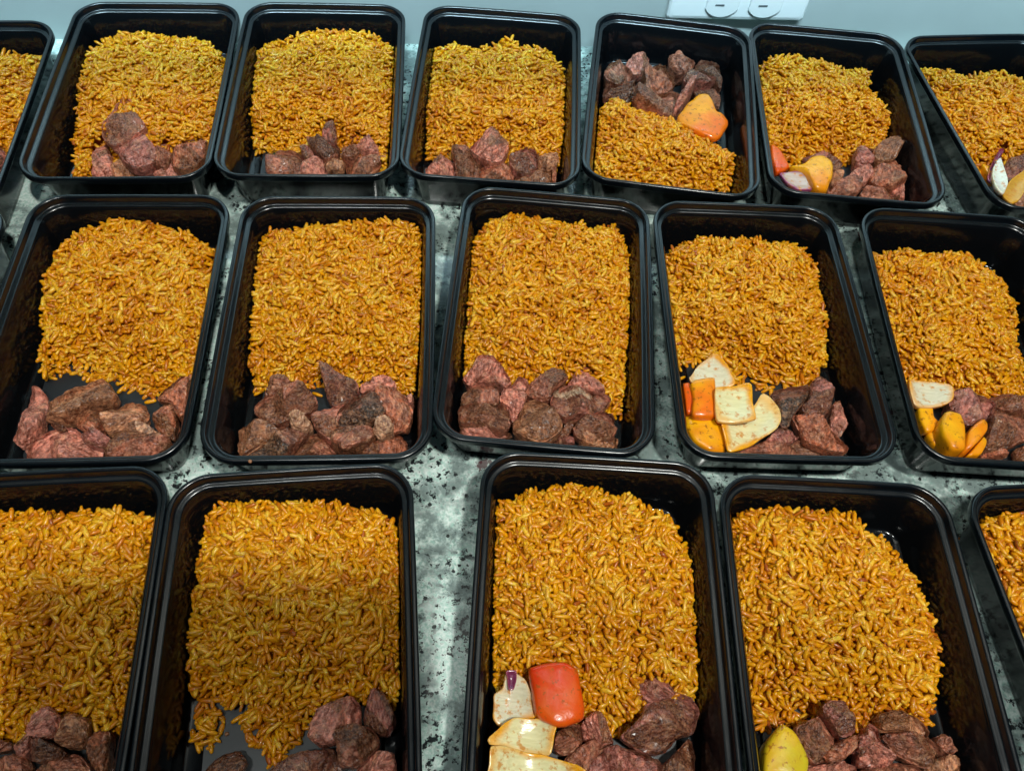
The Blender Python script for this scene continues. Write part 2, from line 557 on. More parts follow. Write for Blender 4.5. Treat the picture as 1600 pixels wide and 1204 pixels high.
RICE = {
    'A0': [(-70, 100, .16), (20, 84, .17), (68, 92, .17), (60, 170, .15), (20, 245, .10), (-20, 262, .04), (-80, 250, .10)],
    'A1': [(119, 120, .16), (140, 82, .18), (180, 56, .19), (230, 52, .20), (262, 60, .20), (310, 62, .18), (350, 90, .16), (350, 200, .15), (330, 270, .04), (118, 272, .04), (124, 190, .14)],
    'A2': [(398, 125, .15), (404, 78, .17), (450, 58, .19), (490, 50, .20), (540, 48, .20), (590, 60, .18), (615, 80, .17), (628, 200, .15), (620, 262, .08), (560, 250, .05), (480, 244, .03),
           (435, 234, .02), (402, 226, .05), (397, 180, .14)],
    'A3': [(665, 130, .15), (678, 78, .17), (715, 72, .18), (755, 76, .19), (800, 60, .21), (825, 76, .20), (860, 86, .17), (879, 110, .16), (881, 200, .14), (880, 255, .07), (800, 250, .04),
           (720, 245, .04), (670, 242, .03), (665, 180, .13)],
    'A4': [(925, 165, .11), (960, 156, .12), (1010, 176, .14), (1060, 190, .15), (1100, 214, .15), (1135, 238, .13), (1150, 262, .11), (1150, 297, .05), (1060, 300, .08), (925, 280, .08)],
    'A5': [(1190, 120, .16), (1198, 98, .18), (1225, 88, .20), (1270, 96, .19), (1300, 102, .18), (1330, 118, .16), (1352, 108, .16), (1356, 135, .14), (1378, 160, .13), (1400, 182, .11), (1392, 215, .05),
           (1350, 240, .05), (1310, 255, .04), (1260, 250, .06), (1200, 262, .04), (1196, 200, .14)],
    'A6': [(1442, 108, .16), (1470, 112, .17), (1510, 120, .17), (1540, 112, .18), (1590, 125, .16), (1640, 150, .14), (1680, 250, .08), (1600, 280, .04), (1560, 272, .04), (1525, 275, .06), (1480, 200, .13)],
    'B1': [(68, 455, .12), (80, 405, .14), (110, 375, .16), (150, 350, .18), (192, 332, .20), (240, 345, .18), (290, 370, .16), (337, 392, .14), (345, 470, .15), (325, 560, .12), (300, 610, .05), (250, 622, .02),
           (205, 604, .02), (150, 592, .03), (115, 574, .02), (72, 592, .03), (67, 560, .09)],
    'B2': [(385, 460, .14), (390, 400, .16), (420, 364, .17), (480, 355, .18), (540, 350, .19), (612, 342, .21), (648, 358, .19), (662, 400, .17), (668, 500, .17), (664, 610, .05), (600, 596, .03), (540, 592, .03),
           (480, 604, .02), (404, 614, .02), (392, 560, .10)],
    'B3': [(722, 450, .13), (740, 385, .16), (768, 342, .18), (812, 332, .20), (860, 345, .18), (920, 355, .17), (962, 350, .18), (978, 400, .15), (982, 470, .14), (978, 560, .09), (964, 648, .02), (900, 625, .02),
           (830, 606, .03), (770, 600, .03), (723, 585, .03)],
    'B4': [(1030, 405, .15), (1068, 380, .17), (1130, 373, .19), (1200, 375, .18), (1256, 386, .16), (1272, 410, .14), (1280, 460, .12), (1300, 500, .11), (1288, 560, .05), (1266, 604, .02), (1210, 612, .02), (1170, 602, .02),
           (1130, 578, .02), (1075, 570, .02), (1052, 576, .02), (1040, 500, .12)],
    'B5': [(1362, 402, .16), (1410, 390, .18), (1460, 398, .18), (1510, 396, .17), (1550, 430, .14), (1580, 470, .12), (1587, 530, .10), (1602, 580, .04), (1595, 640, .02), (1540, 640, .02), (1480, 632, .02), (1405, 615, .03), (1380, 500, .14)],
    'C0': [(-90, 815, .16), (0, 802, .16), (60, 805, .18), (140, 800, .18), (232, 806, .16), (232, 900, .16), (212, 1000, .16), (196, 1110, .12), (150, 1160, .04), (60, 1150, .04), (-10, 1160, .04), (-140, 1120, .10)],
    'C1': [(312, 870, .14), (332, 800, .17), (370, 786, .19), (450, 786, .19), (530, 790, .19), (600, 805, .18), (632, 830, .17), (642, 950, .17), (645, 1085, .10), (560, 1090, .04), (505, 1098, .02), (478, 1130, .04), (466, 1165, .03),
           (430, 1186, .03), (392, 1160, .02), (385, 1112, .02), (350, 1090, .03), (302, 1074, .04), (297, 1020, .10), (303, 950, .12)],
    'C2': [(765, 880, .14), (780, 800, .17), (815, 770, .18), (870, 760, .20), (940, 770, .19), (1000, 790, .18), (1050, 816, .17), (1080, 880, .15), (1087, 960, .14), (1088, 1060, .11), (1072, 1120, .04), (1000, 1150, .04),
           (930, 1145, .04), (850, 1100, .03), (800, 1085, .02), (760, 1050, .02), (760, 960, .12)],
    'C3': [(1145, 840, .16), (1160, 806, .18), (1230, 798, .19), (1330, 802, .19), (1380, 850, .16), (1430, 900, .14), (1455, 970, .12), (1466, 1040, .11), (1456, 1100, .05), (1440, 1140, .02), (1340, 1145, .03), (1240, 1130, .02),
           (1185, 1132, .02), (1172, 1080, .04), (1155, 950, .15)],
    'C4': [(1530, 830, .16), (1560, 806, .18), (1620, 800, .18), (1700, 820, .16), (1760, 1000, .15), (1780, 1150, .10), (1680, 1120, .12), (1600, 1000, .14)],
}
RLAB = {
    'A0': "orange rice in the container cropped at the left of the back row", 'A1': "domed orange rice under the pink steak piece, back row",
    'A2': "orange rice heap behind the finger-shaped steak piece, back row", 'A3': "square peaked orange rice block, middle of the back row",
    'A4': "orange rice in front of steak and orange pepper, back row", 'A5': "orange rice slanting down behind purple onion and yellow pepper, back row",
    'A6': "orange rice beside the white onion crescent at the right of the back row", 'B1': "orange rice tapering to loose clumps behind pink steak strips, middle row",
    'B2': "flat wide orange rice slab behind the charred steak heap, middle row", 'B3': "tall orange rice block behind steak cubes in the centre container",
    'B4': "orange rice behind the square white onion piece, middle row", 'B5': "orange rice behind yellow pepper strips at right of the middle row",
    'C0': "orange rice filling the left cropped container of the front row", 'C1': "orange rice in shade with a tongue spilling onto the bare floor, front row",
    'C2': "orange rice behind the red pepper square, front row", 'C3': "big rounded orange rice heap behind the yellow pepper wedge, front row",
    'C4': "orange rice in the container cropped at the right of the front row"}


def poly_dist(P, V):
    """signed distance (positive inside) from points P to polygon V, and the nearest edge's parameter"""
    n = len(V)
    best = np.full(len(P), 1e9)
    ins = np.zeros(len(P), bool)
    for i in range(n):
        a, b = V[i], V[(i + 1) % n]
        e = b - a
        t = np.clip(((P - a) @ e) / (e @ e + 1e-12), 0, 1)
        d = np.hypot(*(P - (a + t[:, None] * e)).T)
        best = np.minimum(best, d)
        c = ((a[1] > P[:, 1]) != (b[1] > P[:, 1])) & (P[:, 0] < (b[0] - a[0]) * (P[:, 1] - a[1]) / (b[1] - a[1] + 1e-12) + a[0])
        ins ^= c
    return np.where(ins, best, -best)


def grain_template(sides, rings, bend):
    v = [(-1, 0, 0)]
    for t in rings:
        r = (1 - abs(t) ** 3.6) ** .5
        for k in range(sides):
            a = 2 * math.pi * (k + .5) / sides
            v.append((t, r * math.cos(a), r * .85 * math.sin(a)))
    v.append((1, 0, 0))
    v = np.array(v)
    v[:, 2] += bend * (1 - v[:, 0] ** 2)
    f = []
    nr = len(rings)
    for k in range(sides):
        j = (k + 1) % sides
        f.append((0, 1 + j, 1 + k))
        for q in range(nr - 1):
            a, b, c, d = 1 + q * sides + k, 1 + q * sides + j, 1 + (q + 1) * sides + j, 1 + (q + 1) * sides + k
            f += [(a, b, c), (a, c, d)]
        f.append((len(v) - 1, 1 + (nr - 1) * sides + k, 1 + (nr - 1) * sides + j))
    return v, np.array(f)


HI = [grain_template(6, (-.88, -.5, .5, .88), b) for b in (0.0, .15, -.3, .6)]
LO = [grain_template(5, (-.75, .75), b) for b in (0.0, .5)]


def build_grains(name, sets, core, mat, loc, rz):
    """sets: list of (templates, pos, yaw, pitch, length, radius, tint)"""
    VV, FF, TT = [], [], []
    base = 0
    for tpl, pos, yaw, pitch, ln, rad, tint in sets:
        which = rng.integers(0, len(tpl), len(pos))
        roll = rng.uniform(0, 6.28, len(pos))
        for ti, (tv, tf) in enumerate(tpl):
            k = np.where(which == ti)[0]
            if not len(k): continue
            X = tv[None, :, 0] * ln[k, None] * .5
            cr_, sr_ = np.cos(roll[k])[:, None], np.sin(roll[k])[:, None]
            y0 = tv[None, :, 1] * rad[k, None]
            z0 = tv[None, :, 2] * rad[k, None]
            Y = y0 * cr_ - z0 * sr_
            Z = y0 * sr_ + z0 * cr_
            cp, sp = np.cos(pitch[k])[:, None], np.sin(pitch[k])[:, None]
            X, Z = X * cp - Z * sp, X * sp + Z * cp
            cy, sy = np.cos(yaw[k])[:, None], np.sin(yaw[k])[:, None]
            X, Y = X * cy - Y * sy, X * sy + Y * cy
            P = np.stack([X, Y, Z], -1) + pos[k][:, None, :]
            nv = len(tv)
            VV.append(P.reshape(-1, 3))
            FF.append((tf[None] + (np.arange(len(k)) * nv)[:, None, None] + base).reshape(-1, 3))
            TT.append(np.repeat(tint[k], nv))
            base += len(k) * nv
    nf = sum(len(f) for f in FF)
    mi = np.zeros(nf, np.int32)
    if core is not None:
        cv, cf = core
        VV.append(cv)
        FF.append(cf + base)
        TT.append(np.full(len(cv), .1))
        mi = np.concatenate([mi, np.ones(len(cf), np.int32)])
    V = np.concatenate(VV) * S
    F = np.concatenate(FF).astype(np.int32)
    T = np.concatenate(TT).astype(np.float32)
    me = bpy.data.meshes.new(name)
    me.vertices.add(len(V))
    me.vertices.foreach_set("co", V.astype(np.float32).ravel())
    me.loops.add(F.size)
    me.loops.foreach_set("vertex_index", F.ravel())
    me.polygons.add(len(F))
    me.polygons.foreach_set("loop_start", np.arange(0, F.size, 3, dtype=np.int32))
    me.update(calc_edges=True)
    me.polygons.foreach_set("use_smooth", np.ones(len(F), bool))
    me.materials.append(mat)
    me.materials.append(M_CORE)
    me.polygons.foreach_set("material_index", mi)
    at = me.attributes.new("tint", 'FLOAT', 'POINT')
    at.data.foreach_set("value", T)
    me.update()
    o = bpy.data.objects.new(name, me)
    COL.objects.link(o)
    o.location = loc
    o.rotation_euler = (0, 0, rz)
    return o


def jgrid(x0, x1, y0, y1, sp):
    gx, gy = np.meshgrid(np.arange(x0, x1, sp), np.arange(y0, y1, sp * .9))
    P = np.stack([gx.ravel(), gy.ravel()], -1)
    return P + rng.uniform(-.55, .55, P.shape) * sp


def lump(P, sc, seed):
    return np.array([noise.noise(Vector((x * sc, y * sc, seed))) for x, y in P])


def tints(n, P=None, seed=0):
    t = rng.normal(.56, .17, n)
    if P is not None:
        t += .30 * lump(P, 7.0, seed + 40)
    k = rng.random(n)
    t = np.where(k < .018, rng.uniform(.0, .2, n), t)
    t = np.where(k > .95, rng.uniform(.85, 1.0, n), t)
    return np.clip(t, 0, 1)


def inside(pos, yaw, pitch, ln):
    """keep whole grains inside the walls"""
    hm = np.array([half_at(z_ - FL) for z_ in pos[:, 2]])
    ex = np.stack([np.abs(np.cos(yaw)), np.abs(np.sin(yaw))], -1) * (np.abs(np.cos(pitch)) * ln / 2 * .9)[:, None] + .008
    pos[:, :2] = np.clip(pos[:, :2], -hm + ex, hm - ex)


def make_rice(c, spec, hi_top=.205, sparse=1.0):
    loc = []
    for px, py, h in spec:
        q = to_local(c, ray_to_z(px, py, FL + h))
        hw, hl = half_at(h)
        q = np.clip(q, (-hw + .014, -hl + .014), (hw - .014, hl - .014))
        loc.append((q[0], q[1], h))
    loc = np.array(loc)
    # densify the outline and make it uneven
    V, H = [], []
    n = len(loc)
    for i in range(n):
        a, b = loc[i], loc[(i + 1) % n]
        m_ = max(1, int(np.hypot(*(b[:2] - a[:2])) / .05))
        for k in range(m_):
            p = a + (b - a) * k / m_
            V.append(p[:2])
            H.append(p[2])
    V, H = np.array(V), np.array(H)
    seed = sum(map(ord, c)) * 1.37
    V = V + .034 * np.stack([lump(V, 14, seed), lump(V, 14, seed + 9)], -1)
    hw, hl = half_at(.12)
    V = np.clip(V, (-hw + .012, -hl + .012), (hw - .012, hl - .012))
    mn, mx = V.min(0) - .02, V.max(0) + .02

    def height(P, d):
        w_ = 1.0 / (((P[:, None, :] - V[None]) ** 2).sum(-1) + 4e-4) ** 1.6
        e = (w_ * H[None]).sum(1) / w_.sum(1)
        s = np.clip(d / .20, 0, 1)
        s = s * s * (3 - 2 * s)
        hh_ = e + (hi_top - e) * s * np.clip(.55 + e * 3, 0, 1) + .026 * lump(P, 5, seed) + .030 * lump(P, 13, seed + 3) + .012 * lump(P, 27, seed + 5)
        for poly, zt in COVER.get(c, []):        # food lying on the rice presses it down
            dd = poly_dist(P, poly)
            hh_ = np.where(dd > -.012, np.minimum(hh_, zt - .012), hh_)
        return hh_

    sets = []
    # surface layer
    P = jgrid(mn[0], mx[0], mn[1], mx[1], .0245 * sparse)
    d = poly_dist(P, V)
    k = d > -.004
    P, d = P[k], d[k]
    h = height(P, d) * np.clip(.80 + d / .05, 0, 1)
    keep = h > .004
    P, d, h = P[keep], d[keep], h[keep]
    m_ = len(P)
    z = FL + h + rng.uniform(-.007, .009, m_)
    z = np.maximum(z, -.2905 + .009)
    pos = np.column_stack([P, z])
    pitch = rng.normal(0, .34, m_)
    up = rng.random(m_) < .05
    pitch = np.where(up, rng.uniform(.5, 1.0, m_), pitch)
    z = z + np.where(up, .010, 0)
    pos = np.column_stack([P, z])
    near_floor = h < .03
    pitch = np.where(near_floor, rng.normal(0, .08, m_), pitch)
    sets.append((HI, pos, rng.uniform(0, 6.28, m_), pitch, rng.normal(.0570, .0085, m_).clip(.028, .080), rng.normal(.0108, .0010, m_), tints(m_, P, seed)))
    # whole grains lying loose on top
    P = jgrid(mn[0], mx[0], mn[1], mx[1], .034 * sparse)
    d = poly_dist(P, V)
    k = (d > .006) & (rng.random(len(P)) < .80 + .9 * lump(P, 9, seed + 8))
    P, d = P[k], d[k]
    h = height(P, d) * np.clip(.80 + d / .05, 0, 1)
    keep = h > .03
    P, h = P[keep], h[keep]
    m_ = len(P)
    pos = np.column_stack([P, FL + h + rng.uniform(.008, .018, m_)])
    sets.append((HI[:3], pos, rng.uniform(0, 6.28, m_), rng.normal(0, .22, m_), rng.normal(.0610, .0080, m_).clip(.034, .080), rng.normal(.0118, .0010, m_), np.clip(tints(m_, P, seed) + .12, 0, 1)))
    # under layer
    P = jgrid(mn[0], mx[0], mn[1], mx[1], .025)
    d = poly_dist(P, V)
    k = d > .004
    P, d = P[k], d[k]
    h = height(P, d) - .012
    keep = h > .012
    P, h = P[keep], h[keep]
    m_ = len(P)
    pos = np.column_stack([P, FL + h + rng.uniform(-.006, .006, m_)])
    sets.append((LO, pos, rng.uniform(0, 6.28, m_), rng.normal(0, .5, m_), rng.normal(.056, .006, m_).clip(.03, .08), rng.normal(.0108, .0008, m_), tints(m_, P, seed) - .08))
    # steep sides
    C = []
    nV = len(V)
    for i in range(nV):
        a, b = V[i], V[(i + 1) % nV]
        ha, hb = H[i], H[(i + 1) % nV]
        ln = np.hypot(*(b - a))
        nn = np.array([(b - a)[1], -(b - a)[0]]) / (ln + 1e-9)
        for lay in range(int(max(ha, hb) / .015)):
            zz = .012 + lay * .015
            if zz > max(ha, hb) - .004: continue
            cnt_ = ln / .030
            q = int(cnt_) + (random.random() < cnt_ % 1)
            for _ in range(q):
                t = random.random()
                C.append((*(a + (b - a) * t + nn * random.uniform(-.012, .004)), FL + zz + random.uniform(-.005, .005)))
    if C:
        C = np.array(C)
        for ax, hh in ((0, 0), (1, 1)):
            pass
        hm = np.array([half_at(z_ - FL) for z_ in C[:, 2]])
        C[:, :2] = np.clip(C[:, :2], -hm + .013, hm - .013)
        C[:, 2] = np.maximum(C[:, 2], FL + .011)
        m_ = len(C)
        sets.append((HI[:3], C, rng.uniform(0, 6.28, m_), rng.normal(0, .45, m_), rng.normal(.059, .008, m_).clip(.03, .07), rng.normal(.0108, .0009, m_), tints(m_, C[:, :2], seed)))
    # core sheet under the grains
    N = 44
    gx, gy = np.linspace(mn[0], mx[0], N), np.linspace(mn[1], mx[1], N)
    G = np.stack(np.meshgrid(gx, gy), -1).reshape(-1, 2)
    d = poly_dist(G, V)
    hh = np.maximum(height(G, d) - .024, .002)
    for poly, zt in COVER.get(c, []):
        hh = np.where(poly_dist(G, poly) > -.06, np.minimum(hh, max(.002, zt - .055)), hh)
    ok = d > .018
    idx = -np.ones(len(G), int)
    idx[ok] = np.arange(ok.sum())
    cf = []
    for j in range(N - 1):
        for i in range(N - 1):
            q = [j * N + i, j * N + i + 1, (j + 1) * N + i + 1, (j + 1) * N + i]
            if all(ok[q]):
                cf += [(idx[q[0]], idx[q[1]], idx[q[2]]), (idx[q[0]], idx[q[2]], idx[q[3]])]
    cv = np.column_stack([G[ok], FL + hh[ok]])
    x, y, a = CONT[c]
    clean = []
    for st in sets:
        inside(st[1], st[2], st[3], st[4])
        ok_ = np.ones(len(st[1]), bool)
        for poly, zt in COVER.get(c, []):
            ok_ &= ~((poly_dist(st[1][:, :2], poly) > -.006) & (st[1][:, 2] > FL + zt - .008))
        clean.append((st[0], *[q[ok_] for q in st[1:]]))
    sets = clean
    # keep the origin at the container's floor
    return build_grains("rice_portion", sets, (cv, np.array(cf)) if cf else None, M_RICE, (x * S, y * S, 0), a)


# ------------------------------------------------------------------ steak, peppers, onions
def chaikin(P, it):
    for _ in range(it):
        Q = []
        for i in range(len(P)):
            a, b = P[i], P[(i + 1) % len(P)]
            Q += [a * .84 + b * .16, a * .16 + b * .84]
        P = np.array(Q)
    return P


def resample(P, n):
    D = np.hypot(*(np.roll(P, -1, 0) - P).T)
    T = np.concatenate([[0], np.cumsum(D)])
    X = np.vstack([P, P[:1]])
    t = np.linspace(0, T[-1], n, endpoint=False)
    return np.stack([np.interp(t, T, X[:, 0]), np.interp(t, T, X[:, 1])], -1)


PAL = {   # cut face, crust, share of crusted faces
    'pink': ((.64, .27, .215), (.25, .095, .055), .25), 'tan': ((.48, .235, .13), (.24, .098, .046), .5), 'red': ((.48, .175, .10), (.20, .068, .030), .5),
    'brown': ((.40, .16, .105), (.17, .062, .032), .7), 'dark': ((.28, .115, .075), (.10, .037, .022), .8), 'char': ((.24, .10, .065), (.040, .028, .024), .8),
    'purp': ((.42, .165, .14), (.165, .056, .036), .55), 'fat': ((.46, .18, .135), (.22, .082, .055), .55), 'pale': ((.58, .36, .24), (.34, .16, .09), .2)}
LOOK = {'pink': "pink-centred", 'tan': "tan-brown", 'red': "reddish-brown", 'brown': "brown seared", 'dark': "dark brown", 'char': "blackened", 'purp': "purplish-brown",
        'fat': "fat-striped brown", 'pale': "pale tan"}


def fbm(v, sc, seed, o=3):
    return noise.fractal(Vector((v[0] * sc + seed, v[1] * sc - seed, v[2] * sc)), .8, 2.1, o)


def piece(name, outline, z, top, bottom, kind, tone, seed, mat, tilt=(0, 0)):
    r = random.Random(seed)
    P = chaikin(np.array(outline, float), 1)
    M = 68 if kind == 'meat' else 48
    P = resample(P, M)
    c = P.mean(0)
    rad = np.hypot(*(P - c).T).mean()
    if kind == 'meat':
        ts = [1.0, .99, .97, .93, .87, .81, .77, .70, .62, .54, .46, .38, .30, .22, .14, .07]
        bs = [.99, .95, .90, .84, .76, .6, .3]
    else:
        ts = [1.0, .995, .98, .955, .91, .83, .72, .6, .45, .28, .1]
        bs = [.985, .95, .9, .8, .6, .3]
    # cut faces
    planes = []
    if kind == 'meat':
        for k in range(r.choice((3, 4, 4))):
            a = r.uniform(0, 6.28)
            sl = r.uniform(.25, 1.3)
            planes.append((math.cos(a) * sl, math.sin(a) * sl, r.uniform(-.002, .030)))
    A, B = [np.array(q) for q in (PAL[tone][:2] if kind == 'meat' else tone)]
    crust = PAL[tone][2] - .12 if kind == 'meat' else 0
    verts, cols = [], []
    fa = r.uniform(0, 3.14)
    bax = r.uniform(-.6, .6)
    fac_mix = [float(r.random() < crust) for _ in range(6)]
    side_mix = float(r.random() < crust * .55)
    crusts = []

    def colour(p, s, pl, side, pr_=1):
        if kind == 'meat':
            m_ = .5 + 1.1 * ((fac_mix[pl] if pr_ > .66 else side_mix) - .5) + .75 * fbm(p, 12, seed, 3)
            m_ = min(1, max(0, m_))
            crusts.append(m_)
            col = A * (1 - m_) + B * m_
            f2 = fbm(p, 22, seed + 5, 3)
            if f2 > .32: col = col * .55 + np.array((.10, .04, .025)) * .45
            if f2 < -.30 and tone != 'dark': col = col * .6 + np.array((.45, .27, .17)) * .4
            if tone == 'fat':
                q = (p[0] - c[0]) * math.cos(-.12) + (p[1] - c[1]) * math.sin(-.12)
                q2 = -(p[0] - c[0]) * math.sin(-.12) + (p[1] - c[1]) * math.cos(-.12)
                if abs(q2 - .03) < .014 and -.13 < q < .05: col = np.array((.60, .46, .34))
            return col
        e = min(1, max(0, (s - (.74 if kind == 'onion' else .55)) / .18 + 1.1 * fbm(p, 10, seed, 3)))
        if kind == 'pepper': e = min(1, max(0, .5 + 7 * ((p[0] - c[0]) * .5 - (p[1] - c[1]) * .8) + .8 * fbm(p, 9, seed, 2)))
        elif side < 0: e = 1
        else:
            dn = np.hypot(p[0] - c[0], p[1] - c[1]) + 1e-6
            e *= min(1, max(.6 if B[1] > .2 else 1, .95 + .6 * ((p[0] - c[0]) * math.cos(fa * 2) + (p[1] - c[1]) * math.sin(fa * 2)) / dn))
        return A * (1 - e) + B * e

    def add(s, side):
        for i in range(M):
            q = c + (P[i] - c) * s
            if side > 0:
                pr = (1 - s ** 12) ** .6 if kind == 'meat' else (1 - s ** 14) ** .5
                zz = z + top * pr
                pl = 0
                if planes:
                    dxy = q - c
                    vals = [a * dxy[0] + b * dxy[1] + d_ for a, b, d_ in planes]
                    pl = int(np.argmin(vals))
                    zz += max(-.065, vals[pl]) * min(1, pr * 1.5)
                if kind in ('pepper', 'onion'):
                    zz += (-.016 if kind == 'onion' else .004) * (1 - s * s)
            else:
                pr = (1 - s ** 5) ** .4
                zz = z - bottom * pr
                pl = 3
                if kind == 'onion': zz += -.018 * (1 - s * s)
            if kind != 'meat':
                ub = (q[0] - c[0]) * math.cos(bax) + (q[1] - c[1]) * math.sin(bax)
                zz += (2.2 if kind == 'onion' else -1.4) * ub * ub + (.0 if kind == 'onion' else .012)
            p = np.array((q[0], q[1], zz))
            if kind == 'meat':
                # fibres run along fa
                u = p[0] * math.cos(fa) + p[1] * math.sin(fa)
                v_ = -p[0] * math.sin(fa) + p[1] * math.cos(fa)
                amp = .007 * fbm((u * .6, v_, p[2]), 10, seed, 2) + .0045 * fbm((u * .3, v_, p[2]), 34, seed + 3, 3) + .0045 * fbm((u * .35, v_, p[2]), 70, seed + 7, 3)
                out = np.array([*(P[i] - c) / (rad + 1e-6), 0]) * (.9 if s > .5 else .3) + np.array((0, 0, .9 if side > 0 else -.3))
                p = p + out * amp
            else:
                amp = .010 * fbm(p, 7, seed, 2)
                p = p + np.array([*(P[i] - c) / (rad + 1e-6) * s, .7]) * amp
            verts.append(p)
            cols.append(colour(p, s, pl, side, pr))

    for s in ts: add(s, 1)
    top_c = len(verts)
    m_ = np.mean(verts[-M:], 0)
    verts.append(m_)
    cols.append(cols[-1])
    if crusts: crusts.append(crusts[-1])
    b0 = len(verts)
    for s in bs: add(s, -1)
    bot_c = len(verts)
    verts.append(np.mean(verts[-M:], 0))
    cols.append(cols[-1])
    if crusts: crusts.append(crusts[-1])
    F = []
    for k in range(len(ts) - 1):
        for i in range(M):
            j = (i + 1) % M
            F.append((k * M + i, k * M + j, (k + 1) * M + j, (k + 1) * M + i))
    for i in range(M):
        j = (i + 1) % M
        F.append(((len(ts) - 1) * M + i, (len(ts) - 1) * M + j, top_c))
        F.append((j, i, b0 + i, b0 + j))
        F.append((b0 + (len(bs) - 1) * M + j, b0 + (len(bs) - 1) * M + i, bot_c))
    for k in range(len(bs) - 1):
        for i in range(M):
            j = (i + 1) % M
            F.append((b0 + k * M + j, b0 + k * M + i, b0 + (k + 1) * M + i, b0 + (k + 1) * M + j))
    area = sum(P[i][0] * P[(i + 1) % M][1] - P[(i + 1) % M][0] * P[i][1] for i in range(M))
    if area < 0: F = [tuple(reversed(q)) for q in F]
    V = np.array(verts)
    org = np.array((c[0], c[1], V[:, 2].min()))
    o = mesh_obj(name, (V - org) * S, F, mat, None, kind != 'meat', tuple(org * S))
    at = o.data.attributes.new("base", 'FLOAT_COLOR', 'POINT')
    at.data.foreach_set("color", np.column_stack([np.array(cols), np.array(crusts) if len(crusts) == len(cols) else np.ones(len(cols))]).astype(np.float32).ravel())
    return o


